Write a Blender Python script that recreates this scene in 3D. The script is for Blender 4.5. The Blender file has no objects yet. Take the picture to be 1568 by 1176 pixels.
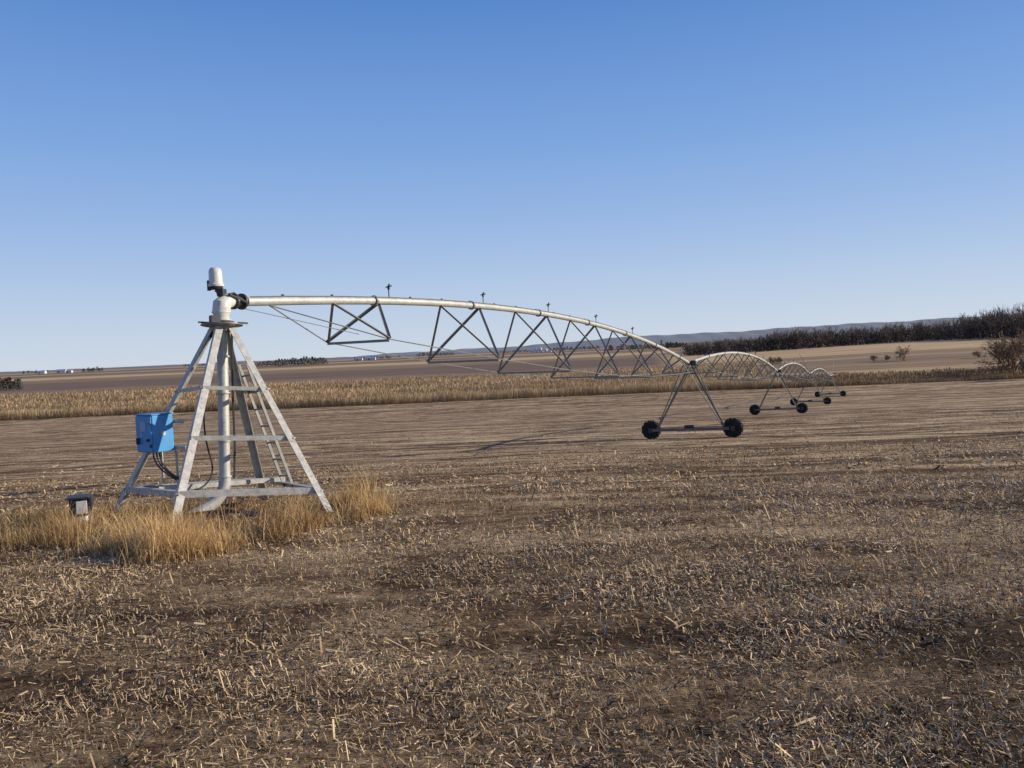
import bpy, math, random
import numpy as np
from mathutils import Vector, Matrix
random.seed(7); rng=np.random.default_rng(11)
scene=bpy.context.scene
scene.view_settings.view_transform='Standard'
scene.view_settings.look='None'
scene.view_settings.exposure=0

# ------------------------------------------------------------------ camera
r=math.radians(2.5); p=math.radians(2.37)
X=Vector((1,0,0)); U0=Vector((0,math.sin(p),math.cos(p))); F=Vector((0,math.cos(p),-math.sin(p)))
Rv=X*math.cos(r)-U0*math.sin(r); Uv=X*math.sin(r)+U0*math.cos(r)
cam=bpy.data.cameras.new('camera'); co=bpy.data.objects.new('camera',cam)
scene.collection.objects.link(co); scene.camera=co
m=Matrix((Rv,Uv,-F)).transposed().to_4x4(); m.translation=Vector((0,0,2.65)); co.matrix_world=m
cam.sensor_width=36; cam.lens=27.7; cam.clip_start=0.1; cam.clip_end=30000

# ------------------------------------------------------------------ materials
def new_mat(name):
    mt=bpy.data.materials.new(name); mt.use_nodes=True
    nt=mt.node_tree; b=nt.nodes['Principled BSDF']; return mt,nt,b
class NG:
    def __init__(s,nt): s.nt=nt
    def n(s,t,**k):
        nd=s.nt.nodes.new(t)
        for a,v in k.items(): setattr(nd,a,v)
        return nd
    def link(s,a,b): s.nt.links.new(a,b)
    def val(s,sock,v):
        if isinstance(v,(int,float)): sock.default_value=v
        elif isinstance(v,(tuple,list)): sock.default_value=v if len(v)!=3 or sock.type!='RGBA' else (*v,1)
        else: s.link(v,sock)
    def math(s,op,a,b=0.0,c=None,clamp=False):
        nd=s.n('ShaderNodeMath',operation=op,use_clamp=clamp); s.val(nd.inputs[0],a); s.val(nd.inputs[1],b)
        if c is not None: s.val(nd.inputs[2],c)
        return nd.outputs[0]
    def noise(s,vec,scale,detail=4,rough=.5,dist=0):
        nd=s.n('ShaderNodeTexNoise'); s.val(nd.inputs['Vector'],vec); nd.inputs['Scale'].default_value=scale
        nd.inputs['Detail'].default_value=detail; nd.inputs['Roughness'].default_value=rough; nd.inputs['Distortion'].default_value=dist
        return nd.outputs['Fac']
    def mapping(s,vec,rot=(0,0,0),scale=(1,1,1)):
        nd=s.n('ShaderNodeMapping'); s.link(vec,nd.inputs['Vector']); nd.inputs['Rotation'].default_value=rot; nd.inputs['Scale'].default_value=scale
        return nd.outputs[0]
    def mix(s,f,a,b,mode='MIX'):
        nd=s.n('ShaderNodeMix',data_type='RGBA',blend_type=mode); s.val(nd.inputs[0],f); s.val(nd.inputs[6],a); s.val(nd.inputs[7],b)
        return nd.outputs[2]
    def mr(s,v,a,b,c=0.,d=1.,smooth=True):
        nd=s.n('ShaderNodeMapRange'); nd.interpolation_type='SMOOTHSTEP' if smooth else 'LINEAR'
        s.val(nd.inputs[0],v)
        for i,x in enumerate((a,b,c,d)): s.val(nd.inputs[i+1],x)
        return nd.outputs[0]
    def ramp(s,f,stops,interp='LINEAR'):
        nd=s.n('ShaderNodeValToRGB'); s.link(f,nd.inputs[0]); cr=nd.color_ramp; cr.interpolation=interp
        while len(cr.elements)>1: cr.elements.remove(cr.elements[0])
        for i,(q,c) in enumerate(stops):
            e=cr.elements[0] if i==0 else cr.elements.new(q)
            e.position=q; e.color=(*c,1)
        return nd.outputs[0]

def simple_mat(name,col,rough=.6,metal=0.,var=.25,scale=6.,dirt=None,bump=0.):
    mt,nt,b=new_mat(name); g=NG(nt)
    pos=g.n('ShaderNodeTexCoord').outputs['Object']
    f=g.noise(pos,scale,6,.65)
    dark=tuple(c*(1-var) for c in col); light=tuple(min(1,c*(1+var*.6)) for c in col)
    c=g.ramp(f,[(.3,dark),(.7,light)])
    if dirt:
        f2=g.mr(g.noise(pos,scale*2.7,5,.7),.52,.72)
        c=g.mix(f2,c,dirt)
    g.link(c,b.inputs['Base Color']); b.inputs['Roughness'].default_value=rough; b.inputs['Metallic'].default_value=metal
    if bump:
        bn=g.n('ShaderNodeBump'); bn.inputs['Strength'].default_value=bump; bn.inputs['Distance'].default_value=.02
        g.link(f,bn.inputs['Height']); g.link(bn.outputs[0],b.inputs['Normal'])
    return mt
def attr_mat(name,rough=.8,transl=0.0):
    mt,nt,b=new_mat(name); g=NG(nt)
    a=g.n('ShaderNodeAttribute',attribute_name='col')
    g.link(a.outputs['Color'],b.inputs['Base Color']); b.inputs['Roughness'].default_value=rough
    b.inputs['Specular IOR Level'].default_value=.2
    if transl:
        t=g.n('ShaderNodeBsdfTranslucent'); g.link(a.outputs['Color'],t.inputs['Color'])
        mx=g.n('ShaderNodeMixShader'); mx.inputs[0].default_value=transl
        g.link(b.outputs[0],mx.inputs[1]); g.link(t.outputs[0],mx.inputs[2])
        g.link(mx.outputs[0],nt.nodes['Material Output'].inputs['Surface'])
    return mt
GALV=simple_mat('galvanised_steel',(.53,.51,.46),.55,.1,.32,9,(.28,.24,.19))
STRUT=simple_mat('shade_toned_truss_steel',(.26,.255,.24),.5,.3,.25,9,(.17,.15,.12))  # base colour darkened to paint in the backlit shade; blotches are dirt
DRIVE=simple_mat('shade_toned_frame_steel',(.17,.165,.15),.55,.3,.3,7,(.11,.09,.07))  # backlit shade of the drive frames put into a darker base colour
GALVL=simple_mat('bright_galvanised_pipe',(.53,.525,.48),.5,.2,.22,5,(.36,.335,.28))
DARKM=simple_mat('dark_steel',(.055,.055,.055),.5,.2,.3,9)
WHITE=simple_mat('white_paint',(.70,.68,.62),.45,0,.14,6,(.50,.45,.37))
BLUE=simple_mat('blue_paint',(.07,.33,.66),.38,0,.12,5,(.08,.27,.48))
RUBBER=simple_mat('tyre_rubber',(.022,.02,.018),.85,0,.4,12,(.09,.07,.05))
RIM=simple_mat('wheel_rim',(.10,.09,.08),.6,.2,.3,9,(.12,.08,.05))
RUST=simple_mat('rusty_steel',(.16,.085,.05),.8,.1,.4,10)
RED=simple_mat('red_paint',(.5,.08,.03),.4,0,.3,10)
LABEL=simple_mat('label',(.30,.42,.62),.5,0,.1,10)
CONC=simple_mat('concrete',(.32,.30,.27),.9,0,.25,8,bump=.3)

# ------------------------------------------------------------------ mesh builder
class MB:
    def __init__(s): s.v=[]; s.f=[]; s.mi=[]; s.cur=0
    def add(s,vs,fs):
        o=len(s.v); s.v+= [Vector(a) for a in vs]; s.f+=[tuple(i+o for i in f) for f in fs]; s.mi+=[s.cur]*len(fs)
    def tube(s,p0,p1,r0,r1=None,n=8,cap=True):
        r1=r0 if r1 is None else r1
        s.poly([p0,p1],[r0,r1],n,cap)
    def poly(s,pts,rad,n=10,cap=True):
        pts=[Vector(a) for a in pts]
        if isinstance(rad,(int,float)): rad=[rad]*len(pts)
        vs=[];fs=[];prev=None
        for i,pt in enumerate(pts):
            if i==0:d=pts[1]-pts[0]
            elif i==len(pts)-1:d=pts[-1]-pts[-2]
            else:d=(pts[i+1]-pts[i]).normalized()+(pts[i]-pts[i-1]).normalized()
            if d.length<1e-9:d=Vector((0,0,1))
            d.normalize()
            if prev is None:
                a=Vector((0,0,1)) if abs(d.z)<.9 else Vector((1,0,0)); u=d.cross(a).normalized()
            else: u=(prev-d*prev.dot(d)).normalized()
            prev=u; w=d.cross(u)
            for k in range(n):
                t=2*math.pi*k/n; vs.append(pt+(u*math.cos(t)+w*math.sin(t))*rad[i])
        for i in range(len(pts)-1):
            for k in range(n):
                a=i*n+k;b=i*n+(k+1)%n; fs.append((a,b,b+n,a+n))
        if cap:
            fs.append(tuple(range(n))[::-1]); fs.append(tuple(range((len(pts)-1)*n,len(pts)*n)))
        s.add(vs,fs)
    def beam(s,p0,p1,w,h,up=(0,0,1)):
        p0=Vector(p0);p1=Vector(p1);d=(p1-p0).normalized();up=Vector(up)
        a=d.cross(up)
        if a.length<1e-4:a=d.cross(Vector((1,0,0)))
        a.normalize();b=a.cross(d).normalized()
        vs=[q+a*(sx*w/2)+b*(sz*h/2) for q in(p0,p1) for sx,sz in((-1,-1),(1,-1),(1,1),(-1,1))]
        s.add(vs,[(3,2,1,0),(4,5,6,7),(0,1,5,4),(1,2,6,5),(2,3,7,6),(3,0,4,7)])
    def angle(s,p0,p1,A,B,w=.1,t=.01):
        p0=Vector(p0);p1=Vector(p1);d=(p1-p0).normalized()
        A=Vector(A);A=(A-d*A.dot(d)).normalized();B=Vector(B);B=(B-d*B.dot(d));B=(B-A*B.dot(A)).normalized()
        prof=[(0,0),(w,0),(w,t),(t,t),(t,w),(0,w)]
        vs=[q+A*a+B*b for q in(p0,p1) for a,b in prof]
        fs=[(i,(i+1)%6,(i+1)%6+6,i+6) for i in range(6)]+[(0,1,2,3),(0,3,4,5),(9,8,7,6),(11,10,9,6)]
        s.add(vs,fs)
    def box(s,c,sz,rot=None):
        c=Vector(c);M=rot or Matrix.Identity(3)
        vs=[c+M@Vector((sx*sz[0]/2,sy*sz[1]/2,z*sz[2]/2)) for z in(-1,1) for sx,sy in((-1,-1),(1,-1),(1,1),(-1,1))]
        s.add(vs,[(3,2,1,0),(4,5,6,7),(0,1,5,4),(1,2,6,5),(2,3,7,6),(3,0,4,7)])
    def lathe(s,c,axis,prof,n=24):
        c=Vector(c);d=Vector(axis).normalized();a=Vector((0,0,1)) if abs(d.z)<.9 else Vector((1,0,0))
        u=d.cross(a).normalized();w=d.cross(u);vs=[];fs=[]
        for h,rr in prof:
            for k in range(n):
                t=2*math.pi*k/n;vs.append(c+d*h+(u*math.cos(t)+w*math.sin(t))*max(rr,1e-4))
        for i in range(len(prof)-1):
            for k in range(n):
                q=i*n+k;b=i*n+(k+1)%n;fs.append((q,b,b+n,q+n))
        fs.append(tuple(range(n))[::-1]);fs.append(tuple(range((len(prof)-1)*n,len(prof)*n)))
        s.add(vs,fs)
    def build(s,name,mats,parent=None,origin=None,smooth=False,bevel=0):
        me=bpy.data.meshes.new(name)
        o=Vector(origin) if origin is not None else (Vector(parent.location) if parent else Vector((0,0,0)))
        me.from_pydata([tuple(v-o) for v in s.v],[],s.f)
        if not isinstance(mats,(list,tuple)):mats=[mats]
        for mm in mats:me.materials.append(mm)
        me.polygons.foreach_set('material_index',s.mi)
        if smooth:
            me.polygons.foreach_set('use_smooth',[True]*len(s.f))
        me.update()
        ob=bpy.data.objects.new(name,me);scene.collection.objects.link(ob)
        if parent: ob.parent=parent
        else: ob.location=o
        if smooth:
            md=ob.modifiers.new('es','EDGE_SPLIT');md.split_angle=math.radians(35)
        if bevel:
            md=ob.modifiers.new('bv','BEVEL');md.width=bevel;md.segments=2;md.limit_method='ANGLE'
        return ob
def empty(name,loc):
    e=bpy.data.objects.new(name,None);e.empty_display_size=.3;scene.collection.objects.link(e);e.location=loc
    return e
def np_mesh(name,V,Q,C,mat,parent=None):
    me=bpy.data.meshes.new(name);n=len(V);m_,k=Q.shape
    me.vertices.add(n);me.vertices.foreach_set('co',V.astype(np.float32).ravel())
    me.loops.add(m_*k);me.loops.foreach_set('vertex_index',Q.astype(np.int32).ravel())
    me.polygons.add(m_);me.polygons.foreach_set('loop_start',np.arange(0,m_*k,k,dtype=np.int32))
    me.polygons.foreach_set('loop_total',np.full(m_,k,dtype=np.int32))
    me.update(calc_edges=True)
    if C is not None:
        a=me.color_attributes.new('col','FLOAT_COLOR','POINT')
        a.data.foreach_set('color',np.c_[C,np.ones(n)].astype(np.float32).ravel())
    me.materials.append(mat)
    ob=bpy.data.objects.new(name,me);scene.collection.objects.link(ob)
    if parent:ob.parent=parent
    return ob

# ------------------------------------------------------------------ terrain
TY=np.array([-9000,-60,-20,0,6,10,13.8,20,29,45,82,118,156,190,260,400,700,1000,1500,3000,5000,9000.])
TZ=np.array([3,2.2,1.3,.78,.53,.33,.03,-.55,-1.38,-2.85,-5.1,-7.45,-9.3,-9.6,-9.8,-9.7,-8.7,-7.5,-6,-3,6,20.])
def sstep(x,a,b):
    t=np.clip((x-a)/(b-a),0,1);return t*t*(3-2*t)
def H(x,y):
    x=np.asarray(x,float);y=np.asarray(y,float)
    z=0
    for k in(-.1,-.05,0,.05,.1): z=z+np.interp(y*(1+k)+k*3,TY,TZ)/5
    az=x/np.maximum(np.abs(y),1)
    z=z+sstep(y,230,650)*sstep(az,.10,.62)*6.5
    z=z+.025*np.sin(x*.9+1.3*np.sin(y*.4))*np.sin(y*.8+.7)+.05*np.sin(x*.21+y*.13)*np.sin(y*.17-x*.05)
    far=sstep(y,60,300)
    z=z+far*(.35*np.sin(x*.013+1)*np.sin(y*.011+x*.004))
    return z
def Hs(x,y): return float(H(x,y))

radii=np.concatenate([[0.0],np.geomspace(.6,9000,230)])
az=np.concatenate([np.linspace(-math.pi,-.9,60,endpoint=False),np.linspace(-.9,.9,260,endpoint=False),np.linspace(.9,math.pi,60,endpoint=False)])
RR,AA=np.meshgrid(radii,az,indexing='ij')
GX=RR*np.sin(AA);GY=RR*np.cos(AA)
GZ=H(GX,GY)
V=np.stack([GX,GY,GZ],-1).reshape(-1,3);na=len(az);nr=len(radii)
i,j=np.meshgrid(np.arange(nr-1),np.arange(na),indexing='ij')
a=i*na+j;b=i*na+(j+1)%na
Q=np.stack([a,b,b+na,a+na],-1).reshape(-1,4)[:,::-1]

gm,nt,bs=new_mat('stubble_ground');g=NG(nt)
pos=g.n('ShaderNodeNewGeometry').outputs['Position']
sep=g.n('ShaderNodeSeparateXYZ');g.link(pos,sep.inputs[0]);px,py=sep.outputs[0],sep.outputs[1]
rot=(0,0,math.radians(14))
def N(vec,sc,d,ro,di,lo,hi):
    return g.math('SUBTRACT',g.mr(g.noise(vec,sc,d,ro,di),lo,hi,0,1,False),.5)
n_row=N(g.mapping(pos,rot,(.07,1.3,0.0)),1.0,4,.6,.35,.33,.67)
n_row2=N(g.mapping(pos,rot,(.02,.22,0.0)),1.0,4,.6,.5,.33,.67)
n_patch=N(pos,.34,5,.65,.8,.33,.67)
n_med=N(pos,1.1,5,.65,.3,.3,.7)
n_fine=N(g.mapping(pos,rot,(5.,7.,5.)),1.0,6,.75,.5,.28,.72)
n_hi=N(pos,30.0,5,.8,1.0,.3,.7)
n_fib=N(g.mapping(pos,(0,0,.6),(22,90,22)),1.0,5,.75,1.2,.3,.7)
rp=g.mapping(pos,rot,(1,1,1));rs=g.n('ShaderNodeSeparateXYZ');g.link(rp,rs.inputs[0])
rw=g.math('SINE',g.math('MULTIPLY',g.math('ADD',rs.outputs[1],g.math('MULTIPLY',n_row2,.9)),2*math.pi/1.52))
rowamp=g.mr(py,8,50,.50,.95)
s=g.math('MULTIPLY',n_row,rowamp)
s=g.math('MULTIPLY_ADD',rw,.09,s)
s=g.math('MULTIPLY_ADD',n_row2,.50,s);s=g.math('MULTIPLY_ADD',n_patch,.55,s)
s=g.math('MULTIPLY_ADD',n_med,.42,s);s=g.math('MULTIPLY_ADD',n_fine,.70,s)
s=g.math('MULTIPLY_ADD',n_hi,.45,s);s=g.math('MULTIPLY_ADD',n_fib,.45,s)
s=g.math('ADD',s,g.mr(py,6,60,.40,.46))
stub=g.ramp(s,[(.02,(.085,.048,.024)),(.35,(.25,.158,.085)),(.60,(.44,.30,.168)),(1.0,(.74,.54,.32))])
vv=g.n('ShaderNodeVectorMath',operation='DISTANCE');cb=g.n('ShaderNodeCombineXYZ');g.link(px,cb.inputs[0]);g.link(py,cb.inputs[1]);cb.inputs[2].default_value=0
g.link(cb.outputs[0],vv.inputs[0]);vv.inputs[1].default_value=(-5.146,14.1,0)
rd=g.math('ADD',vv.outputs['Value'],g.math('MULTIPLY',n_med,.3))
trk=None
for rad_,wd in((34.45,.75),(75.3,.8),(115.1,.9),(157.4,1.0)):
    d_=g.math('ABSOLUTE',g.math('SUBTRACT',rd,rad_));t_=g.mr(d_,wd*.5,wd,.9,0.)
    trk=t_ if trk is None else g.math('MAXIMUM',trk,t_)
stub=g.mix(trk,stub,(.055,.036,.022))
dist=g.math('MULTIPLY_ADD',px,.06,py)
wob=g.noise(g.mapping(pos,(0,0,0),(.004,.0015,0)),1.0,3,.5)
dist=g.math('MULTIPLY_ADD',g.math('SUBTRACT',wob,.5),g.math('MULTIPLY',dist,.12),dist)
lg=g.math('DIVIDE',g.math('LOGARITHM',g.math('MAXIMUM',dist,1.0),10.0),4.0)
L=lambda d:math.log10(d)/4
tan=(.66,.465,.25);tan2=(.52,.37,.21);dk=(.24,.165,.115);dk2=(.32,.225,.15);gr=(.38,.26,.145)
left=g.ramp(lg,[(0,tan2),(L(330),tan),(L(385),dk2),(L(470),dk),(L(700),dk2),(L(820),gr),(L(900),tan),(L(1150),dk2),(L(1350),dk),(L(1500),tan2),(L(1900),dk),(L(2500),tan2),(L(3300),(.26,.26,.26))],'CONSTANT')  # farthest stop greyed: distance haze put into the field colour
right=g.ramp(lg,[(0,gr),(L(250),tan2),(L(290),gr),(L(340),dk2),(L(385),tan2),(L(405),gr),(L(440),tan),(L(560),tan),(L(800),dk),(L(1300),tan2),(L(2000),dk)],'CONSTANT')
azm=g.math('DIVIDE',px,g.math('MAXIMUM',py,1.0))
azm=g.math('MULTIPLY_ADD',wob,.08,azm)
far=g.mix(g.mr(azm,.22,.26),left,right)
fn=g.noise(g.mapping(pos,(0,0,math.radians(6)),(.012,.10,0)),1.0,7,.75)
far=g.mix(1.0,far,g.ramp(fn,[(.32,(.62,.60,.58)),(.68,(1.28,1.25,1.2))]),'MULTIPLY')
edge=g.mr(g.math('MULTIPLY_ADD',px,.06,py),199,201)
col=g.mix(edge,stub,far)
g.link(col,bs.inputs['Base Color']);bs.inputs['Roughness'].default_value=.95;bs.inputs['Specular IOR Level'].default_value=.1
bn=g.n('ShaderNodeBump');bn.inputs['Distance'].default_value=.05
g.link(g.mr(py,8,60,.8,.3),bn.inputs['Strength'])
hh=g.math('MULTIPLY_ADD',n_fine,.6,g.math('MULTIPLY_ADD',n_hi,.5,g.math('MULTIPLY_ADD',n_fib,.4,n_med)))
g.link(hh,bn.inputs['Height']);g.link(bn.outputs[0],bs.inputs['Normal'])
gr_ob=np_mesh('ground',V,Q,None,gm)
gr_ob.data.polygons.foreach_set('use_smooth',[True]*len(Q))

# ------------------------------------------------------------------ straw litter + stubble
def pnoise(x,y):
    return .5+.18*np.sin(x*1.1+1.7*np.sin(y*.9))+.16*np.sin(y*1.7+x*.5+2*np.sin(x*.6))+.16*np.sin(x*2.9-y*2.3)*np.sin(y*3.1+x)
def patchy(x,y):
    u=x*math.cos(.24)+y*math.sin(.24);v_=-x*math.sin(.24)+y*math.cos(.24)
    v=np.sin(x*.55+1.9*np.sin(y*.37+.5))+np.sin(y*.83-x*.31+1.4*np.sin(x*.7))+.9*np.sin(x*1.7+y*1.1+2*np.sin(y*.9-x*.4))+.8*np.sin(x*3.1-y*2.2+2*np.sin(x*1.3+y))
    v=v+1.1*np.sin(v_*2*math.pi/1.52+.8*np.sin(u*.5))*(.5+.5*np.sin(u*.23+v_*.4))
    return np.clip(.52+v/5.2,0,1)
STRAW=attr_mat('straw',.75)
def litter():
    Vs=[];Cs=[]
    for (y0,y1,n,w,lmin,lmax,upf) in((2.0,5,85000,.0017,.015,.08,.16),(5,9,125000,.0025,.02,.09,.16),(9,16,115000,.004,.03,.10,.14),(16,30,62000,.0075,.05,.14,.06),(30,75,16000,.014,.08,.2,.02)):
        y=np.sqrt(rng.uniform(y0**2,y1**2,n));x=rng.uniform(-.80,.80,n)*y+rng.uniform(-1,1,n)
        pa=patchy(x,y)
        keep=rng.uniform(0,1,n)<np.clip((pnoise(x,y)*.9+.2)*(.35+1.1*pa),0.14,1);x=x[keep];y=y[keep];pa=pa[keep];n=len(x)
        z=H(x,y)+rng.uniform(.002,.03,n)
        t=rng.uniform(0,math.pi,n);l=rng.uniform(lmin,lmax,n)*rng.uniform(.4,1,n);ti=rng.normal(0,.3,n)
        big=rng.uniform(0,1,n)<.014;l[big]*=2.5
        up=rng.uniform(0,1,n)<upf;ti[up]=rng.uniform(.5,1.5,up.sum());
        d=np.stack([np.cos(t)*np.cos(ti),np.sin(t)*np.cos(ti),np.sin(ti)],-1)*l[:,None]/2
        z=z+np.abs(d[:,2])*.8
        sd=np.stack([-np.sin(t),np.cos(t),rng.uniform(-.8,.8,n)],-1)*(w*rng.uniform(.5,1.6,n)*np.where(big,1.8,1))[:,None]
        c=np.stack([x,y,z],-1)
        Vs.append(np.stack([c-d-sd,c+d-sd,c+d+sd,c-d+sd],1).reshape(-1,3))
        k=rng.uniform(0,1,n)**1.3
        a0=np.array([.15,.085,.04]);a1=np.array([.92,.68,.40])
        cc=(a0+(a1-a0)*k[:,None])*(.62+.5*pa[:,None]);Cs.append(np.repeat(cc,4,0))
    V=np.concatenate(Vs);C=np.concatenate(Cs);Q=np.arange(len(V)).reshape(-1,4)
    np_mesh('straw_litter',V,Q,C,STRAW)
litter()

# ------------------------------------------------------------------ dry grass
def blades(name,base,length,lean,az,width,col,segs=4,mat=None,parent=None):
    n=len(base);Vs=np.zeros((n,(segs+1)*2,3));C=np.zeros((n,(segs+1)*2,3))
    for k in range(segs+1):
        t=k/segs
        if k==0:cur=base.copy()
        else:
            am=lean*((k-.5)/segs)
            cur=cur+np.stack([np.sin(am)*np.cos(az),np.sin(am)*np.sin(az),np.cos(am)],-1)*(length/segs)[:,None]
        sd=np.stack([-np.sin(az),np.cos(az),0*az],-1)
        sd2=np.stack([np.cos(az*3.7),np.sin(az*3.7),0*az],-1)
        wv=(width*(1-t*.85))[:,None]
        s_=(sd*.6+sd2*.6)*wv
        Vs[:,2*k]=cur-s_;Vs[:,2*k+1]=cur+s_
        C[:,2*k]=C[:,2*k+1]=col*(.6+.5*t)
    V=Vs.reshape(-1,3);off=(np.arange(n)*(segs+1)*2)[:,None,None]
    q=np.array([[2*k,2*k+1,2*k+3,2*k+2] for k in range(segs)])[None]
    Q=(off+q).reshape(-1,4)
    return np_mesh(name,V,Q,C.reshape(-1,3),mat,parent)
GRASS=attr_mat('dry_grass',.7,.25)
def grass():
    bx=[];ln=[];le=[];az=[];cl=[];cs=[]
    FX=[-.66,-.60,-.51,-.41,-.31,-.21,-.16];FYv=[11.6,10.9,9.6,9.2,9.9,11.4,12.6]
    for _ in range(215):
        q=random.uniform(-.64,-.20);f0=np.interp(q,FX,FYv)+random.gauss(.3,.35);y=f0+(15.2-f0)*random.random()**1.4;x=q*y
        ht=random.choice([.12,.18,.25,.38]) if y<13 else random.uniform(.10,.3)
        if q>-.27: ht*=.7
        cs.append((x,y,ht,62,random.uniform(.1,.2),min(1,max(0,random.gauss(.38,.3)))))
    for _ in range(32): # bright matted tuft in front of the left foot
        cs.append((random.gauss(-4.15,.38),random.gauss(9.65,.30),random.uniform(.22,.42),150,.14,random.uniform(.6,1)))
    for _ in range(14):
        cs.append((random.gauss(-4.9,.35),random.gauss(10.4,.4),random.uniform(.25,.48),110,.13,random.uniform(.6,1)))
    for _ in range(30): # scattered fringe tufts
        q=random.uniform(-.42,-.2);y=np.interp(q,FX,FYv)+random.uniform(-.2,1.4);cs.append((q*y,y,random.uniform(.14,.42)*(.65 if q>-.26 else 1),75,random.uniform(.07,.14),random.uniform(.1,.9)))
    for _ in range(9): # taller stems behind the right foot
        cs.append((random.gauss(-2.75,.25),random.gauss(13.9,.3),random.uniform(.4,.75),60,.12,random.uniform(.4,1)))
    for _ in range(11): # low tuft to the right of the right foot
        cs.append((random.gauss(-2.35,.16),random.gauss(12.6,.3),random.uniform(.2,.42),75,.12,random.uniform(.5,1)))
    for _ in range(40): # left, round the flow meter
        cs.append((random.uniform(-7.6,-5.2),random.uniform(10.4,12.8),random.uniform(.14,.5),70,random.uniform(.08,.18),random.uniform(.15,.9)))
    for _ in range(8): cs.append((random.gauss(-6.65,.2),random.uniform(11.4,11.9),random.uniform(.25,.38),80,.1,random.uniform(.3,.9)))
    for _ in range(220):
        a=random.uniform(0,6.28);q=random.uniform(.85,1.6)
        cs.append((-4.8+math.cos(a)*2.9*q,12.0+math.sin(a)*2.6*q,random.uniform(.05,.19),24,.28,random.uniform(0,.5)))
    for _ in range(90):
        y=random.uniform(4,40);cs.append((random.uniform(-.7,.7)*y,y,random.uniform(.04,.10),12,.10,random.uniform(.2,.9)))
    for (x,y,L_,n,sp,k) in cs:
        dx=rng.normal(0,sp,n);dy=rng.normal(0,sp,n)
        bx.append(np.stack([x+dx,y+dy,H(x+dx,y+dy)-.02],-1))
        ln.append(L_*rng.uniform(.4,1.5,n));le.append(np.abs(rng.normal(1.15,.8,n))+.1)
        wind=random.uniform(-3.14,3.14) if random.random()<.5 else random.gauss(-.9,.5)
        az.append(np.where(rng.uniform(0,1,n)<.65,rng.normal(wind,.5,n),rng.uniform(0,6.28,n)))
        kk=np.clip(k+rng.normal(0,.25,n),0,1)[:,None]
        cl.append(np.array([.22,.11,.042])*(1-kk)+np.array([.97,.67,.31])*kk)
    n=sum(len(q) for q in ln)
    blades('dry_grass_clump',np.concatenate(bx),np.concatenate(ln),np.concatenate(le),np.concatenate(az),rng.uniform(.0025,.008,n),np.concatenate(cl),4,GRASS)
grass()

# ------------------------------------------------------------------ pivot point tower
o=np.array([-5.146,13.8,.029])
yaw,tx,ty=.749,-.093,.005
Mz=Matrix.Rotation(yaw,3,'Z');My=Matrix.Rotation(ty,3,'Y');Mx=Matrix.Rotation(tx,3,'X')
M3=Mx@My@Mz
O=Vector(o)
def TW(x,y,z): return O+M3@Vector((x,y,z))
def TD(x,y,z): return M3@Vector((x,y,z))
S=1.416;T=.154;HT=3.311
tower=empty('center_pivot_tower',O)
legs=[(-1,-1,Vector((-.05,0,-.03))),(1,-1,Vector((.19,-.80,-.07))),(-1,1,Vector((-.10,0,-.03))),(1,1,Vector((.05,0,-.05)))]
def legpt(i,f):
    sx,sy,off=legs[i];k=T+(S-T)*f
    return TW(sx*k,sy*k,HT*(1-f))+off*f
names=['leg_front_left','leg_front_right','leg_back_left','leg_back_right']
for i,(sx,sy,ex) in enumerate(legs):
    mb=MB();ext=[1.0,1.04,1.02,1.02][i]
    mb.angle(legpt(i,ext),legpt(i,-.0),TD(-sx,0,0),TD(0,-sy,0),.12,.012)
    q=legpt(i,ext);mb.box(q+Vector((0,0,.01)),(.26,.26,.02),M3)
    mb.build(names[i],GALV,tower)
mb=MB()
for (a,b,nv) in((0,1,(0,-1,0)),(0,2,(-1,0,0)),(2,3,(0,1,0)),(1,3,(1,0,0))):
    for f,w in((.835,.10),(.58,.075),(.33,.065)):
        if (a,b)==(2,3) and f!=.835: continue
        if (a,b)==(0,2) and f==.58: continue
        A=legpt(a,f)+TD(*nv)*.012;B=legpt(b,f)+TD(*nv)*.012
        mb.angle(A,B,(0,0,-1),-TD(*nv),w,.01)
        for P_ in(A,B):
            mb.tube(P_-Vector((0,0,w*.5)),P_+TD(*nv)*.03-Vector((0,0,w*.5)),.018,n=6)
mb.angle(TW(-S*.8,-.03,.55),TW(S*.8,-.03,.55),(0,0,-1),TD(0,1,0),.08,.01)
mb.build('braces',GALV,tower)
mb=MB()
def facept(u,f):
    return (legpt(1,f)+legpt(3,f))/2+TD(-.03,u,0)
for u in(-.17,.17):
    mb.beam(facept(u,.86),facept(u,.2),.025,.05,TD(1,0,0))
for k in range(7):
    f=.26+k*.09
    mb.tube(facept(-.17,f),facept(.17,f),.017,n=6)
mb.build('ladder',STRUT,tower)
mb=MB()
mb.lathe(TW(0,0,HT-.02),TD(0,0,1),[(0,.2),(.03,.36),(.045,.36),(.05,.2)],20)
mb.lathe(TW(0,0,HT-.1),TD(0,0,1),[(0,.17),(.08,.2)],8)
mb.lathe(TW(0,0,HT+.05),TD(0,0,1),[(0,.2),(.02,.22),(.04,.2)],20)
mb.build('top_plate',STRUT,tower,smooth=True)
mb=MB()
mb.box(TW(-.2,-.18,HT+.09),(.16,.12,.12),M3)
mb.box(TW(-.28,.1,HT+.06),(.2,.03,.03),M3);mb.box(TW(.3,-.2,HT+.05),(.18,.03,.03),M3)
mb.box(TW(-.02,.2,HT-.12),(.3,.05,.14),M3)
mb.build('stop_switch_brackets',DARKM,tower)
mb=MB()
mb.poly([TW(0,0,HT+.05),TW(0,0,.62)],.095,18)
for z in(.62,1.25,2.1,2.75): mb.lathe(TW(0,0,z),TD(0,0,1),[(0,.097),(.0,.12),(.03,.12),(.03,.097)],18)
mb.build('riser_pipe',GALVL,tower,smooth=True)
mb=MB();pts=[]
d=Vector((-.62,-.6,0)).normalized()
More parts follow.
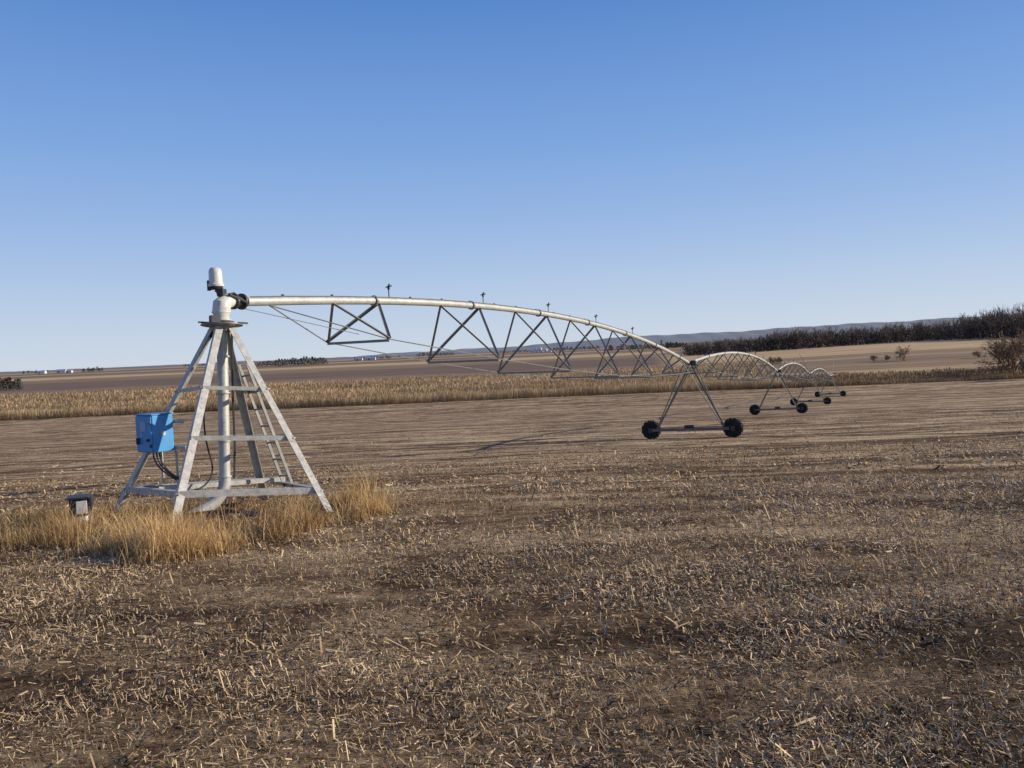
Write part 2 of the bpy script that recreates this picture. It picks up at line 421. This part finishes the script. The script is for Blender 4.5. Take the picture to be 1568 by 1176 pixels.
for k in range(9):
    t=k/8*math.radians(72)
    pts.append(TW(0,0,.62)+Vector((0,0,-1))*(.5*math.sin(t))+d*(.5*(1-math.cos(t))))
pts.append(pts[-1]+(pts[-1]-pts[-2]).normalized()*.35)
mb.poly(pts,.105,16)
mb.build('inlet_elbow',GALVL,tower,smooth=True)
armS=Vector((-5.13,14.1,3.75));arm1=Vector((10.15,45.0,1.54))
ad=(arm1-armS);adh=Vector((ad.x,ad.y,0)).normalized();perp=Vector((adh.y,-adh.x,0))
c0=TW(0,0,HT+.07)
mb=MB()
ct=Vector((armS.x,armS.y,3.76))
mb.poly([c0,c0+(ct-c0)*.35,c0+(ct-c0)*.45,ct-Vector((0,0,.06))+adh*.03,ct+adh*.14+Vector((0,0,.015)),ct+adh*.30+Vector((0,0,.02))],[.135,.135,.155,.16,.14,.10],18)
mb.lathe(c0,(0,0,1),[(.0,.15),(.0,.18),(.04,.18),(.04,.15)],18)
mb.lathe(c0+Vector((0,0,.17)),(0,0,1),[(.0,.13),(.0,.165),(.025,.165),(.025,.13)],18)
mb.build('swivel_elbow',WHITE,tower,smooth=True)
mb=MB()
mb.lathe(ct+adh*.29+Vector((0,0,.02)),adh,[(0,.09),(0,.15),(.04,.15),(.04,.10),(.2,.10),(.2,.15),(.24,.15),(.24,.09)],18)
mb.box(ct+Vector((0,0,.17))+adh*.05,(.1,.2,.12));mb.tube(ct+Vector((.02,0,.1)),ct+adh*.35+Vector((0,0,.17)),.02)
mb.tube(ct+adh*.1+perp*.12+Vector((0,0,.12)),ct+adh*.5+perp*.12,.03);mb.tube(ct-perp*.1+Vector((0,0,.2)),ct+adh*.45-perp*.1+Vector((0,0,.05)),.022)
mb.tube(ct+Vector((0,0,.1)),ct+Vector((-.05,0,.34)),.05)
mb.lathe(ct+Vector((-.07,0,.22)),(0,0,1),[(0,.11),(.03,.13),(.05,.11)],16)
mb.lathe(ct+Vector((-.17,-.04,.2)),(0,0,1),[(0,.035),(.18,.035)],8)
mb.build('flex_coupling',DARKM,tower,smooth=True)
mb=MB()
q=ct+Vector((-.06,0,.27))
mb.lathe(q,(0,0,1),[(0,.10),(.0,.135),(.03,.14),(.05,.13),(.06,.118),(.27,.112),(.31,.10),(.335,.07),(.345,.0)],24)
mb.build('collector_ring_cover',WHITE,tower,smooth=True)
mb=MB()
mb.poly([TW(.16,-.05,HT-.1),TW(.15,-.05,2.2),TW(.17,-.05,1.2),TW(.15,-.05,.6)],.02,6)
def bez(a,b,c,d,n=12):
    out=[]
    for k in range(n+1):
        t=k/n;out.append(a*(1-t)**3+b*3*t*(1-t)**2+c*3*t*t*(1-t)+d*t**3)
    return out
a_=TW(-.15,-.15,HT-.15);mb.poly(bez(a_,a_+Vector((-.35,0,-1)),TW(-.55,-.35,1.5),TW(-.35,-.25,1.0)),.015,6)
mb.poly(bez(TW(-.35,-.25,1.0),TW(-.2,-.2,.6),TW(-.5,-.3,.3),TW(-1.2,-.2,.5)),.015,6)
mb.build('cables',DARKM,tower)
mb=MB()
mb.beam(TW(-1.25,-.9,.09),TW(-.2,-.95,.12),.12,.08);mb.beam(TW(-1.3,.6,.05),TW(1.0,.6,.05),.1,.1)
mb.build('skid_beam',RUST,tower)
mb=MB();mb.box(TW(-.2,-.2,-.08),(1.1,1.1,.2),M3);mb.build('concrete_pad',CONC,tower,bevel=.02)

# control panel
bc=Vector((-6.26,13.72,1.50));nd=Vector((-.53,-.848,0)).normalized();sd=Vector((.848,-.53,0)).normalized()
panel=empty('control_panel',bc)
RB=Matrix((sd,-nd,Vector((0,0,1)))).transposed()
mb=MB();mb.box(bc,(.46,.40,.64),RB);mb.build('cabinet',BLUE,panel,bevel=.012)
mb=MB();mb.box(bc+nd*.212,(.43,.018,.60),RB);mb.box(bc+Vector((0,0,.335)),(.50,.44,.02),RB);mb.build('door',BLUE,panel,bevel=.006)
mb=MB();mb.box(bc+nd*.226+Vector((0,0,.13)),(.16,.008,.16),RB);mb.box(bc+nd*.226-sd*.05+Vector((0,0,-.02)),(.05,.008,.08),RB)
mb.build('label_plate',LABEL,panel)
mb=MB();mb.tube(bc+nd*.22+sd*.14+Vector((0,0,-.1)),bc+nd*.26+sd*.14+Vector((0,0,-.1)),.025)
mb.box(bc+nd*.25-sd*.13+Vector((0,0,-.12)),(.03,.05,.11),RB);mb.box(bc+nd*.23+sd*.205+Vector((0,0,.2)),(.02,.03,.06),RB);mb.box(bc+nd*.23+sd*.205+Vector((0,0,-.2)),(.02,.03,.06),RB)
mb.box(bc-sd*.28+Vector((0,0,-.22)),(.06,.08,.09),RB);mb.tube(bc-sd*.43+Vector((0,0,-.2)),bc-sd*.28+Vector((0,0,-.2)),.015)
mb.build('switches',DARKM,panel)
mb=MB();mb.box(bc+sd*.234,(.006,.07,.07),RB);mb.build('side_sticker',WHITE,panel)
mb=MB()
for k in(-.2,.22):
    mb.angle(bc-nd*.21+sd*k+Vector((0,0,-.25)),bc-nd*.21+sd*k+Vector((0,0,-.92)),sd,-nd,.045,.006)
mb.angle(bc-nd*.22-sd*.35+Vector((0,0,-.25)),bc-nd*.22+sd*.5+Vector((0,0,-.25)),(0,0,-1),-nd,.05,.006)
mb.angle(bc-nd*.22-sd*.35+Vector((0,0,.2)),bc-nd*.22+sd*.5+Vector((0,0,.2)),(0,0,-1),-nd,.05,.006)
mb.build('mounting_frame',GALV,panel)
mb=MB()
for k in(-.1,0,.08):
    a_=bc+sd*k+Vector((0,0,-.32));mb.poly(bez(a_,a_+Vector((0,0,-.35)),a_+Vector((.3,0,-.45)),a_+Vector((.45,.1,-.62))),.014,6)
mb.build('conduits',DARKM,panel)

# small metering unit half buried in the grass
ec=Vector((-6.75,12.15,Hs(-6.75,12.15)-.07))
eng=empty('water_flow_meter',ec)
mb=MB();mb.lathe(ec,(0,0,1),[(0,.16),(.05,.18),(.16,.17),(.24,.13),(.3,.11)],16);mb.build('meter_body',WHITE,eng,smooth=True)
mb=MB();mb.lathe(ec+Vector((.02,-.02,.13)),(0.2,-1,0),[(.0,.09),(.19,.09),(.2,.05)],12);mb.build('flange',RED,eng,smooth=True)
RE=Matrix.Rotation(.35,3,'Z')
mb=MB();mb.box(ec+Vector((-.03,0,.43)),(.26,.26,.28),RE);mb.box(ec+Vector((-.03,-.02,.58)),(.32,.34,.03),RE);mb.box(ec+Vector((.14,.02,.48)),(.05,.2,.2),RE);mb.build('housing',DARKM,eng,bevel=.01)
mb=MB();mb.box(ec+Vector((.0,-.01,.43))+RE@Vector((.02,-.13,.0)),(.15,.02,.2),RE);mb.build('face_plate',WHITE,eng,bevel=.005)

# ------------------------------------------------------------------ irrigation arm
arm=empty('center_pivot_irrigation_arm',armS)
joints=[armS,arm1,Vector((27.64,82,-.59)),Vector((44.65,118,-2.75)),Vector((63.0,156,-5.1))]
hs=[1.07,1.15,1.2,1.2]
def span_pt(k,t):
    A,B=joints[k],joints[k+1];q=A.lerp(B,t);return q+Vector((0,0,4*hs[k]*t*(1-t)))
pipes=MB();rods=MB();struts=MB();flang=MB();spr=MB()
for k in range(4):
    A,B=joints[k],joints[k+1];dh=Vector((B.x-A.x,B.y-A.y,0));Ln=dh.length;dh.normalize();pp=Vector((dh.y,-dh.x,0))
    t0=.018 if k==0 else 0.0
    N_=28;pts=[span_pt(k,t0+(1-t0)*i/N_) for i in range(N_+1)]
    pipes.poly(pts,.088,14)
    nst=7;Lp=[];Rp=[]
    for i in range(nst):
        t=(3.9+i*(Ln-2*3.1)/(nst-1)*.985)/Ln
        drop=.60+1.5*math.sin(math.pi*min(1,max(0,(i+.35)/(nst-.3))))**.9
        sn=math.sin(math.pi*(i+.5)/nst)
        hw=.70+.68*sn
        c=span_pt(k,t);base=c+Vector((0,0,-drop));Lq=base-pp*hw;Rq=base+pp*hw;Lp.append(Lq);Rp.append(Rq)
        dt=(.70+.6*sn)/Ln
        a1=span_pt(k,t-dt)-Vector((0,0,.07));a2=span_pt(k,t+dt)-Vector((0,0,.07))
        for q_ in(a1,a2):
            for e_ in(Lq,Rq): struts.angle(q_,e_,pp,(0,0,1),.06,.007)
            flang.box(q_,(.16,.16,.02))
        struts.angle(Lq,Rq,dh,(0,0,-1),.06,.007)
    endA=span_pt(k,.035)-Vector((0,0,.08));endB=span_pt(k,.985)-Vector((0,0,.1))
    for P_ in(Lp,Rp):
        ch=[endA]+P_+[endB]
        for a_,b_ in zip(ch[:-1],ch[1:]): rods.tube(a_,b_,.014,n=5)
    for i in range(1,8):
        t=i/7.5;q_=span_pt(k,t)
        tn=(span_pt(k,t+.01)-span_pt(k,t-.01)).normalized()
        flang.lathe(q_-tn*.03,tn,[(0,.083),(0,.125),(.06,.125),(.06,.083)],12)
    ns=int(Ln/4.7)
    for i in range(ns+1):
        t=(5.2+i*4.72)/Ln if k==0 else (2.5+i*4.7)/Ln
        if t>.97: continue
        q_=span_pt(k,t)+Vector((0,0,.08))
        spr.tube(q_,q_+Vector((0,0,.20)),.014,n=6);spr.box(q_+Vector((0,0,.24)),(.05,.05,.09));spr.tube(q_+Vector((-.07,0,.25)),q_+Vector((.08,0,.28)),.015,n=5);spr.tube(q_+Vector((0,0,.28)),q_+Vector((.03,0,.33)),.02,n=5)
    for i in range(int(Ln/1.5)):
        t=(1.6+i*1.5)/Ln
        if t<.99: q_=span_pt(k,t)+Vector((0,0,.08));spr.box(q_+Vector((0,0,.02)),(.05,.05,.05))
    rods.poly([span_pt(k,max(.02,i/20))+pp*.06+Vector((0,0,.085)) for i in range(21)],.012,5)
rods.tube(ct+adh*.5+Vector((0,0,-.1)),span_pt(0,.115)+Vector((0,0,-.75)),.008,n=5)
A,B=joints[3],joints[4];dh=Vector((B.x-A.x,B.y-A.y,0)).normalized();pp4=Vector((dh.y,-dh.x,0))
e=B+dh*14+Vector((0,0,-.3));pipes.poly([B,B+dh*7+Vector((0,0,.05)),e],[.083,.07,.05],8)
mast=B+dh*.5+Vector((0,0,2.0))
rods.tube(B,mast,.03);rods.tube(mast,e,.012,n=4);rods.tube(B+dh*6,B+dh*15+Vector((0,0,4.2)),.035)
rods.tube(joints[3]+Vector((0,0,.1)),joints[3]+Vector((-1.5,0,3.2)),.025,n=5)
pipes.build('main_pipe',GALVL,arm,smooth=True);rods.build('truss_rods',STRUT,arm);struts.build('truss_struts',STRUT,arm);flang.build('flanges',STRUT,arm,smooth=False);spr.build('sprinklers',DARKM,arm)

def wheel(mt,mr,c,axle,R=.56,W=.30):
    a=Vector(axle).normalized()
    hw=W/2
    mt.lathe(c,a,[(-hw*.7,R*.56),(-hw,R*.66),(-hw,R*.86),(-hw*.75,R*.94),(hw*.75,R*.94),(hw,R*.86),(hw,R*.66),(hw*.7,R*.56)],32)
    up=Vector((0,0,1));u=a.cross(up).normalized();w_=a.cross(u)
    for k in range(22):
        t=2*math.pi*k/22
        rad=u*math.cos(t)+w_*math.sin(t);tan_=-u*math.sin(t)+w_*math.cos(t)
        s_=1 if k%2 else -1
        p0=c+rad*(R*.955)+a*(hw*.98*s_);p1=c+rad*(R*.97)+a*(-hw*.1*s_)+tan_*.09
        mt.beam(p0,p1,.05,.06,rad)
    mr.lathe(c,a,[(-hw*.55,R*.57),(-hw*.3,R*.5),(-hw*.2,R*.3),(-hw*.35,R*.12),(hw*.35,R*.12),(hw*.2,R*.3),(hw*.3,R*.5),(hw*.55,R*.57)],24)
    for k in range(6):
        t=2*math.pi*k/6;rad=u*math.cos(t)+w_*math.sin(t)
        mr.beam(c+rad*R*.12,c+rad*R*.55,.05,hw*1.1,a)

for k in range(1,5):
    J=joints[k];dprev=joints[k]-joints[k-1];dh=Vector((dprev.x,dprev.y,0)).normalized();pp=Vector((dh.y,-dh.x,0))
    half=2.35
    gz={-1:Hs(*(J-pp*half).xy),1:Hs(*(J+pp*half).xy)}
    wc={s_:Vector(((J+pp*half*s_).x,(J+pp*half*s_).y,gz[s_]+.53)) for s_ in(-1,1)}
    un=empty('irrigation_drive_unit',Vector((J.x,J.y,(gz[-1]+gz[1])/2)))
    fr=MB();tb=MB();rb=MB();mtb=MB()
    bd=(wc[1]-wc[-1]).normalized();off=dh*.30
    bl=wc[-1]-off+bd*.15;br=wc[1]-off-bd*.15
    fr.beam(bl,br,.10,.15)
    for s_ in(-1,1):
        e_=(bl if s_<0 else br)+bd*(-s_*.25)
        fr.angle(e_,J+pp*.30*s_+Vector((0,0,-.62)),dh,pp,.09,.01)
        fr.angle(J+pp*.30*s_+Vector((0,0,-.62)),J+dh*.0+pp*.05*s_,dh,pp,.09,.01)
        fr.tube(e_,J+dh*1.3+Vector((0,0,.0)),.03,n=6)
        fr.tube(e_,J-dh*1.3+Vector((0,0,-.05)),.03,n=6)
        if s_>0: fr.beam(J+pp*.30*s_+Vector((0,0,-.62)),J-pp*.30*s_+Vector((0,0,-.62)),.05,.05)
        wheel(tb,rb,wc[s_],dh)
        mtb.box(wc[s_]-dh*.22,(.24,.24,.26));mtb.tube(wc[s_]-dh*.25,wc[s_]+dh*.1,.06)
    mid=(bl+br)/2
    mtb.tube(mid-bd*.3+Vector((0,0,.16)),mid+bd*.25+Vector((0,0,.16)),.10,n=12);mtb.tube(bl+Vector((0,0,.12)),br+Vector((0,0,.12)),.02,n=6)
    mtb.box(J+Vector((0,0,.0))+pp*.25,(.25,.2,.3))
    tcb=MB();tcb.tube(J-dh*.15,J+dh*.15,.12,n=14)
    fr.build('frame',DRIVE,un);tb.build('tires',RUBBER,un,smooth=False);rb.build('rims',RIM,un);mtb.build('gearboxes',DARKM,un);tcb.build('pipe_joint',DARKM,un)

# ------------------------------------------------------------------ standing corn + rough grass beside it
CORN=attr_mat('dry_corn',.85,.15)
def edgeY(x): return 200-.06*x+1.2*np.sin(x*.05)
def strip(name,bands,xr,c0,c1,hr,taper):
    Vs=[];Cs=[]
    for (d0,d1,n,w0,w1) in bands:
        x=rng.uniform(xr[0],xr[1],n);d=rng.uniform(d0,d1,n);y=edgeY(x)+d
        x=x*(1+d/300)
        k=taper(x,d)
        h=(rng.uniform(hr[0],hr[1],n)+.3*np.sin(x*.11)*np.sin(y*.2)+.2*np.sin(x*.37+1))*k;w=rng.uniform(w0,w1,n)
        z=H(x,y);t=rng.uniform(0,math.pi,n);ln=rng.normal(0,.25,n)*k
        b=np.stack([x,y,z],-1);sd=np.stack([np.cos(t),np.sin(t)*.5,0*t],-1)*w[:,None]/2
        tp=b+np.stack([ln,rng.normal(0,.2,n),h],-1)
        Vs.append(np.stack([b-sd,b+sd,tp+sd*.6,tp-sd*.6],1).reshape(-1,3))
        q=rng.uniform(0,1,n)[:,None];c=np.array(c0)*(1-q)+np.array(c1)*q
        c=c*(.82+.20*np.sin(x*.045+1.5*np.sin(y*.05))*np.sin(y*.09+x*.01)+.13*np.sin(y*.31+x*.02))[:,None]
        lo=.5 if d0==0 else .85  # lower ends darkened, painting in the shade between the front stalks
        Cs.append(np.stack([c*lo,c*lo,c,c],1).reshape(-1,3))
    V=np.concatenate(Vs);C=np.concatenate(Cs);Q=np.arange(len(V)).reshape(-1,4)
    np_mesh(name,V,Q,C,CORN)
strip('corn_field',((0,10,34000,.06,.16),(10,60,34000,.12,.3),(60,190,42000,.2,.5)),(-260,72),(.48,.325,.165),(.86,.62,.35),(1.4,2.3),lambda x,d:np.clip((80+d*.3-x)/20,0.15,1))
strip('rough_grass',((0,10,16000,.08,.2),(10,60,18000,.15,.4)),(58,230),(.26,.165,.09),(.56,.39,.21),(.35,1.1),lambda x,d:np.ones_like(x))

# ------------------------------------------------------------------ bare trees
BARK=attr_mat('bare_branches',.9)
class TreeB:
    def __init__(s):s.V=[];s.F=[];s.C=[];s.n=0
    def seg(s,p0,p1,r0,r1,col):
        d=(p1-p0);L=np.linalg.norm(d)
        if L<1e-6:return
        d/=L;a=np.array([0,0,1.]) if abs(d[2])<.9 else np.array([1.,0,0]);u=np.cross(d,a);u/=np.linalg.norm(u);w=np.cross(d,u)
        for (pt,r_) in((p0,r0),(p1,r1)):
            for k in range(3):
                t=2.094*k;s.V.append(pt+(u*math.cos(t)+w*math.sin(t))*r_);s.C.append(col)
        o=s.n
        for k in range(3):s.F.append((o+k,o+(k+1)%3,o+3+(k+1)%3,o+3+k))
        s.n+=6
    def grow(s,p0,d,L,r_,depth,col,spread=.55,minr=.02):
        mid=p0+d*L*.5+rng.normal(0,.04*L,3);p1=p0+d*L+rng.normal(0,.05*L,3)
        s.seg(p0,mid,r_,r_*.85,col);s.seg(mid,p1,r_*.85,r_*.6,col)
        if depth<=0:return
        nb=random.choice([3,3,4])
        for k in range(nb):
            nd_=d+rng.normal(0,spread,3);nd_[2]+=.12;nd_/=np.linalg.norm(nd_)
            st=mid if (k==0) else p1
            s.grow(st,nd_,L*random.uniform(.58,.82),max(minr,r_*.58),depth-1,col*random.uniform(.85,1.2),spread,minr)
    def build(s,name):
        return np_mesh(name,np.array(s.V),np.array(s.F),np.array(s.C),BARK)
def bare_tree(tb,x,y,h,depth,col,minr,nstem=1,spread=.5):
    z=Hs(x,y)-.2
    for _ in range(nstem):
        d=np.array([random.gauss(0,.12 if nstem==1 else .35),random.gauss(0,.12 if nstem==1 else .35),1.]);d/=np.linalg.norm(d)
        tb.grow(np.array([x+random.uniform(-.5,.5)*(nstem>1)*1.5,y,z]),d,h*(.30 if nstem==1 else .3),h*.018,depth,np.array(col),spread,minr)
tb=TreeB()
xs=[1060,1100,1170,1230,1300,1380,1450,1500,1568,1700,1850];tops=[5,10,14,24,19,23,25,38,46,46,46]
u=1056.
brV=[];brC=[]
while u<1850:
    for rw_ in range(3):
        uu=u+random.uniform(-6,6);az_=(uu-784)/1207.;Yd=np.interp(uu,[1060,1400,1568,1850],[680,640,560,520])+rw_*30+random.uniform(-8,8)
        x=az_*Yd;top=2.65+np.interp(uu,xs,tops)*Yd/1207*random.choice([.4,.7,.9,1,1.15]) 
        h=max(5,top-Hs(x,Yd))*1.08
        cc=np.array([.098,.076,.062])*random.uniform(.65,1.35)
        bare_tree(tb,x,Yd,h,3,cc,.12,2,.45)
        n=46
        c=np.stack([x+rng.normal(0,3.5,n),Yd+rng.normal(0,3,n),0*rng.uniform(0,1,n)],-1);c[:,2]=H(c[:,0],c[:,1])+rng.uniform(0,1,n)**1.6*h*.48
        d1=np.stack([rng.normal(0,.5,n),rng.normal(0,.5,n),rng.uniform(.8,2.6,n)],-1);d2=rng.normal(0,.6,(n,3))
        brV.append(np.stack([c,c+d2,c+d1],1).reshape(-1,3));brC.append(np.repeat(cc*rng.uniform(.7,1.5,(n,1)),3,0))
    u+=6.2
V=np.concatenate(brV);brush=np_mesh('undergrowth',V,np.arange(len(V)).reshape(-1,3),np.concatenate(brC),BARK)
tl=tb.build('bare_tree_line');brush.parent=tl
for (uu,Yd,h,ns) in((1556,215,15,5),(1590,205,17,4),(1533,235,10,6),(1640,210,16,4),(1575,190,8,6),(1548,225,13,7)):
    tb=TreeB();x=(uu-784)/1207*Yd
    bare_tree(tb,x,Yd,h,4,(.20,.135,.09),.06,ns,.55);tb.build('bare_tree')
for (uu,Yd,h) in((1386,340,9.0),(1183,370,6.0),(1340,350,4),(1360,352,3.4),(1192,375,5.5),(1500,330,5)):
    tb=TreeB();x=(uu-784)/1207*Yd
    bare_tree(tb,x,Yd,h,3,(.22,.165,.11),.08,7,.6);tb.build('bare_shrub')

LEAF=attr_mat('evergreen_foliage',.9)
def evergreens(name,items):
    Vs=[];Cs=[]
    for (x,y,h,rad) in items:
        z=Hs(x,y);n=170
        t=rng.uniform(0,1,n)**.8;rr=rad*(1-t*.75)*np.sqrt(rng.uniform(.2,1,n));a=rng.uniform(0,6.28,n)
        c=np.stack([x+rr*np.cos(a),y+rr*np.sin(a),z+h*(.06+.94*t)],-1)
        d1=rng.normal(0,1,(n,3))*h*.07;d2=rng.normal(0,1,(n,3))*h*.07
        Vs.append(np.stack([c,c+d1,c+d2],1).reshape(-1,3));cc=np.array([.035,.04,.028])*rng.uniform(.6,1.6,(n,1));Cs.append(np.repeat(cc,3,0))
        b=np.array([[x-.2,y,z],[x+.2,y,z],[x,y,z+h*.95]]);Vs.append(b);Cs.append(np.full((3,3),.05))
    V=np.concatenate(Vs);np_mesh(name,V,np.arange(len(V)).reshape(-1,3),np.concatenate(Cs),LEAF)
it=[]
for uu in np.arange(392,502,4.2):
    Yd=1400+random.uniform(-20,20);hh_=np.interp(uu,[390,440,470,502],[9,13,15,11])*random.uniform(.8,1.1)
    it.append(((uu-784)/1207*Yd,Yd,hh_,5.))
evergreens('evergreen_windbreak',it)
it=[]
for uu in np.arange(-60,32,5):
    Yd=560+random.uniform(-10,10);it.append(((uu-784)/1207*Yd,Yd,random.uniform(6.5,10)*(1 if uu<20 else .8),3.6))
evergreens('distant_grove',it)
it=[]
for (u0,u1,Yd,h) in((126,165,2600,15),(40,75,3000,12),(280,330,3400,10),(545,600,2400,11),(640,700,3000,14),(760,815,2600,10),(850,920,2800,14),(930,1050,1700,12),(1000,1060,1500,10)):
    for uu in np.arange(u0,u1,3.0): it.append(((uu-784)/1207*Yd,Yd+random.uniform(-30,30),h*random.uniform(.6,1.1),h*.5))
evergreens('distant_trees',it)

WALL=simple_mat('white_siding',(.65,.65,.63),.6,0,.1,.2);ROOF=simple_mat('metal_roof',(.4,.42,.45),.5,.2,.1,.2)
def barn(uu,Yd,w,d,h):
    x=(uu-784)/1207*Yd;z=Hs(x,Yd);E=empty('farm_building',(x,Yd,z))
    mb=MB();mb.box((x,Yd,z+h/2),(w,d,h));mb.add([(x-w/2,Yd-d/2,z+h),(x-w/2,Yd+d/2,z+h),(x-w/2,Yd,z+h*1.45)],[(0,1,2)]);mb.add([(x+w/2,Yd-d/2,z+h),(x+w/2,Yd+d/2,z+h),(x+w/2,Yd,z+h*1.45)],[(0,1,2)]);mb.build('walls',WALL,E)
    mb=MB()
    for s_ in(-1,1): mb.add([(x-w/2-.5,Yd+s_*(d/2+.6),z+h*.96),(x+w/2+.5,Yd+s_*(d/2+.6),z+h*.96),(x+w/2+.5,Yd,z+h*1.5),(x-w/2-.5,Yd,z+h*1.5)],[(0,1,2,3)])
    mb.build('roof',ROOF,E)
    mb=MB();mb.box((x-w*.2,Yd-d/2-.06,z+h*.35),(w*.15,.1,h*.7));mb.box((x+w*.25,Yd-d/2-.06,z+h*.5),(w*.08,.1,h*.25));mb.build('door_and_window',DARKM,E)
for a_ in((66,2700,26,14,7),(96,2800,34,14,8),(108,2600,18,12,6),(552,2300,20,12,6),(570,2350,28,14,6)): barn(*a_)
for grp,Yd in (((818,824,830,838,845),2500),):
    x0=(830-784)/1207*Yd;E=empty('grain_silos',(x0,Yd,Hs(x0,Yd)))
    for n_,uu in enumerate(grp):
        x=(uu-784)/1207*Yd;h=[9,13,16,12,8][n_];mb=MB();mb.lathe((x,Yd,Hs(x,Yd)),(0,0,1),[(0,5),(h*.75,5),(h,0.6)],16);mb.build('silo_%d'%(n_+1),WALL,E,smooth=True)

HM=simple_mat('hazy_hills',(.25,.27,.285),1,0,.14,.004)  # distance haze is mixed into this base colour
def hills(name,Yd,tab,seedo,depth=900):
    us=np.arange(-500,2300,5.);V=[];rows=6
    for k in range(rows):
        t=k/(rows-1);y=Yd-depth*(1-t)
        pxh=np.interp(us,tab[0],tab[1])+.8*np.sin(us*.021+seedo)+.6*np.sin(us*.053+seedo*2)+.35*np.sin(us*.17)
        x=(us-784)/1207*Yd;zt=2.65+pxh*Yd/1207
        z=-8+(zt+8)*math.sin(t*math.pi/2)
        V.append(np.stack([x,np.full_like(x,y),z],-1))
    n=len(us);V=np.concatenate(V);i,j=np.meshgrid(np.arange(rows-1),np.arange(n-1),indexing='ij');a=i*n+j
    np_mesh(name,V,np.stack([a,a+1,a+n+1,a+n],-1).reshape(-1,4),None,HM)
hills('hills',7000,([-500,0,400,580,700,850,1000,1200,1440,1568,2300],[2,1.5,2,4,6,10,15,17,22,23,26]),.4)

# ------------------------------------------------------------------ light
saz=math.atan2(1.0,.10);sel=math.radians(19.5)
w=bpy.data.worlds.new('World');scene.world=w;w.use_nodes=True;nt=w.node_tree;g=NG(nt)
bg=nt.nodes['Background'];sk=nt.nodes.new('ShaderNodeTexSky');sk.sky_type='NISHITA';sk.sun_disc=False
sk.sun_elevation=sel;sk.sun_rotation=saz;sk.altitude=350;sk.air_density=1.0;sk.dust_density=.2;sk.ozone_density=3
tc=g.n('ShaderNodeTexCoord').outputs['Generated'];sp=g.n('ShaderNodeSeparateXYZ');g.link(tc,sp.inputs[0])
zz=g.math('MAXIMUM',sp.outputs[2],0.0)
grad=g.ramp(zz,[(0.0,(6.2,6.95,8.0)),(.04,(5.5,6.5,8.1)),(.09,(4.5,5.85,8.1)),(.15,(3.4,5.0,8.0)),(.25,(2.15,3.95,7.6)),(.41,(.95,2.45,6.2)),(.6,(.35,1.0,3.4)),(1.0,(.2,.65,2.4))])
mx=g.mix(.92,sk.outputs[0],grad)
g.link(mx,bg.inputs[0]);bg.inputs[1].default_value=.1
sl=bpy.data.lights.new('sun','SUN');sl.energy=5.0;sl.angle=math.radians(.53);sl.color=(1,.90,.74)
so=bpy.data.objects.new('sun',sl);scene.collection.objects.link(so)
sv=Vector((math.sin(saz)*math.cos(sel),math.cos(saz)*math.cos(sel),math.sin(sel)))
so.rotation_euler=sv.to_track_quat('Z','Y').to_euler();so.location=(30,0,40)
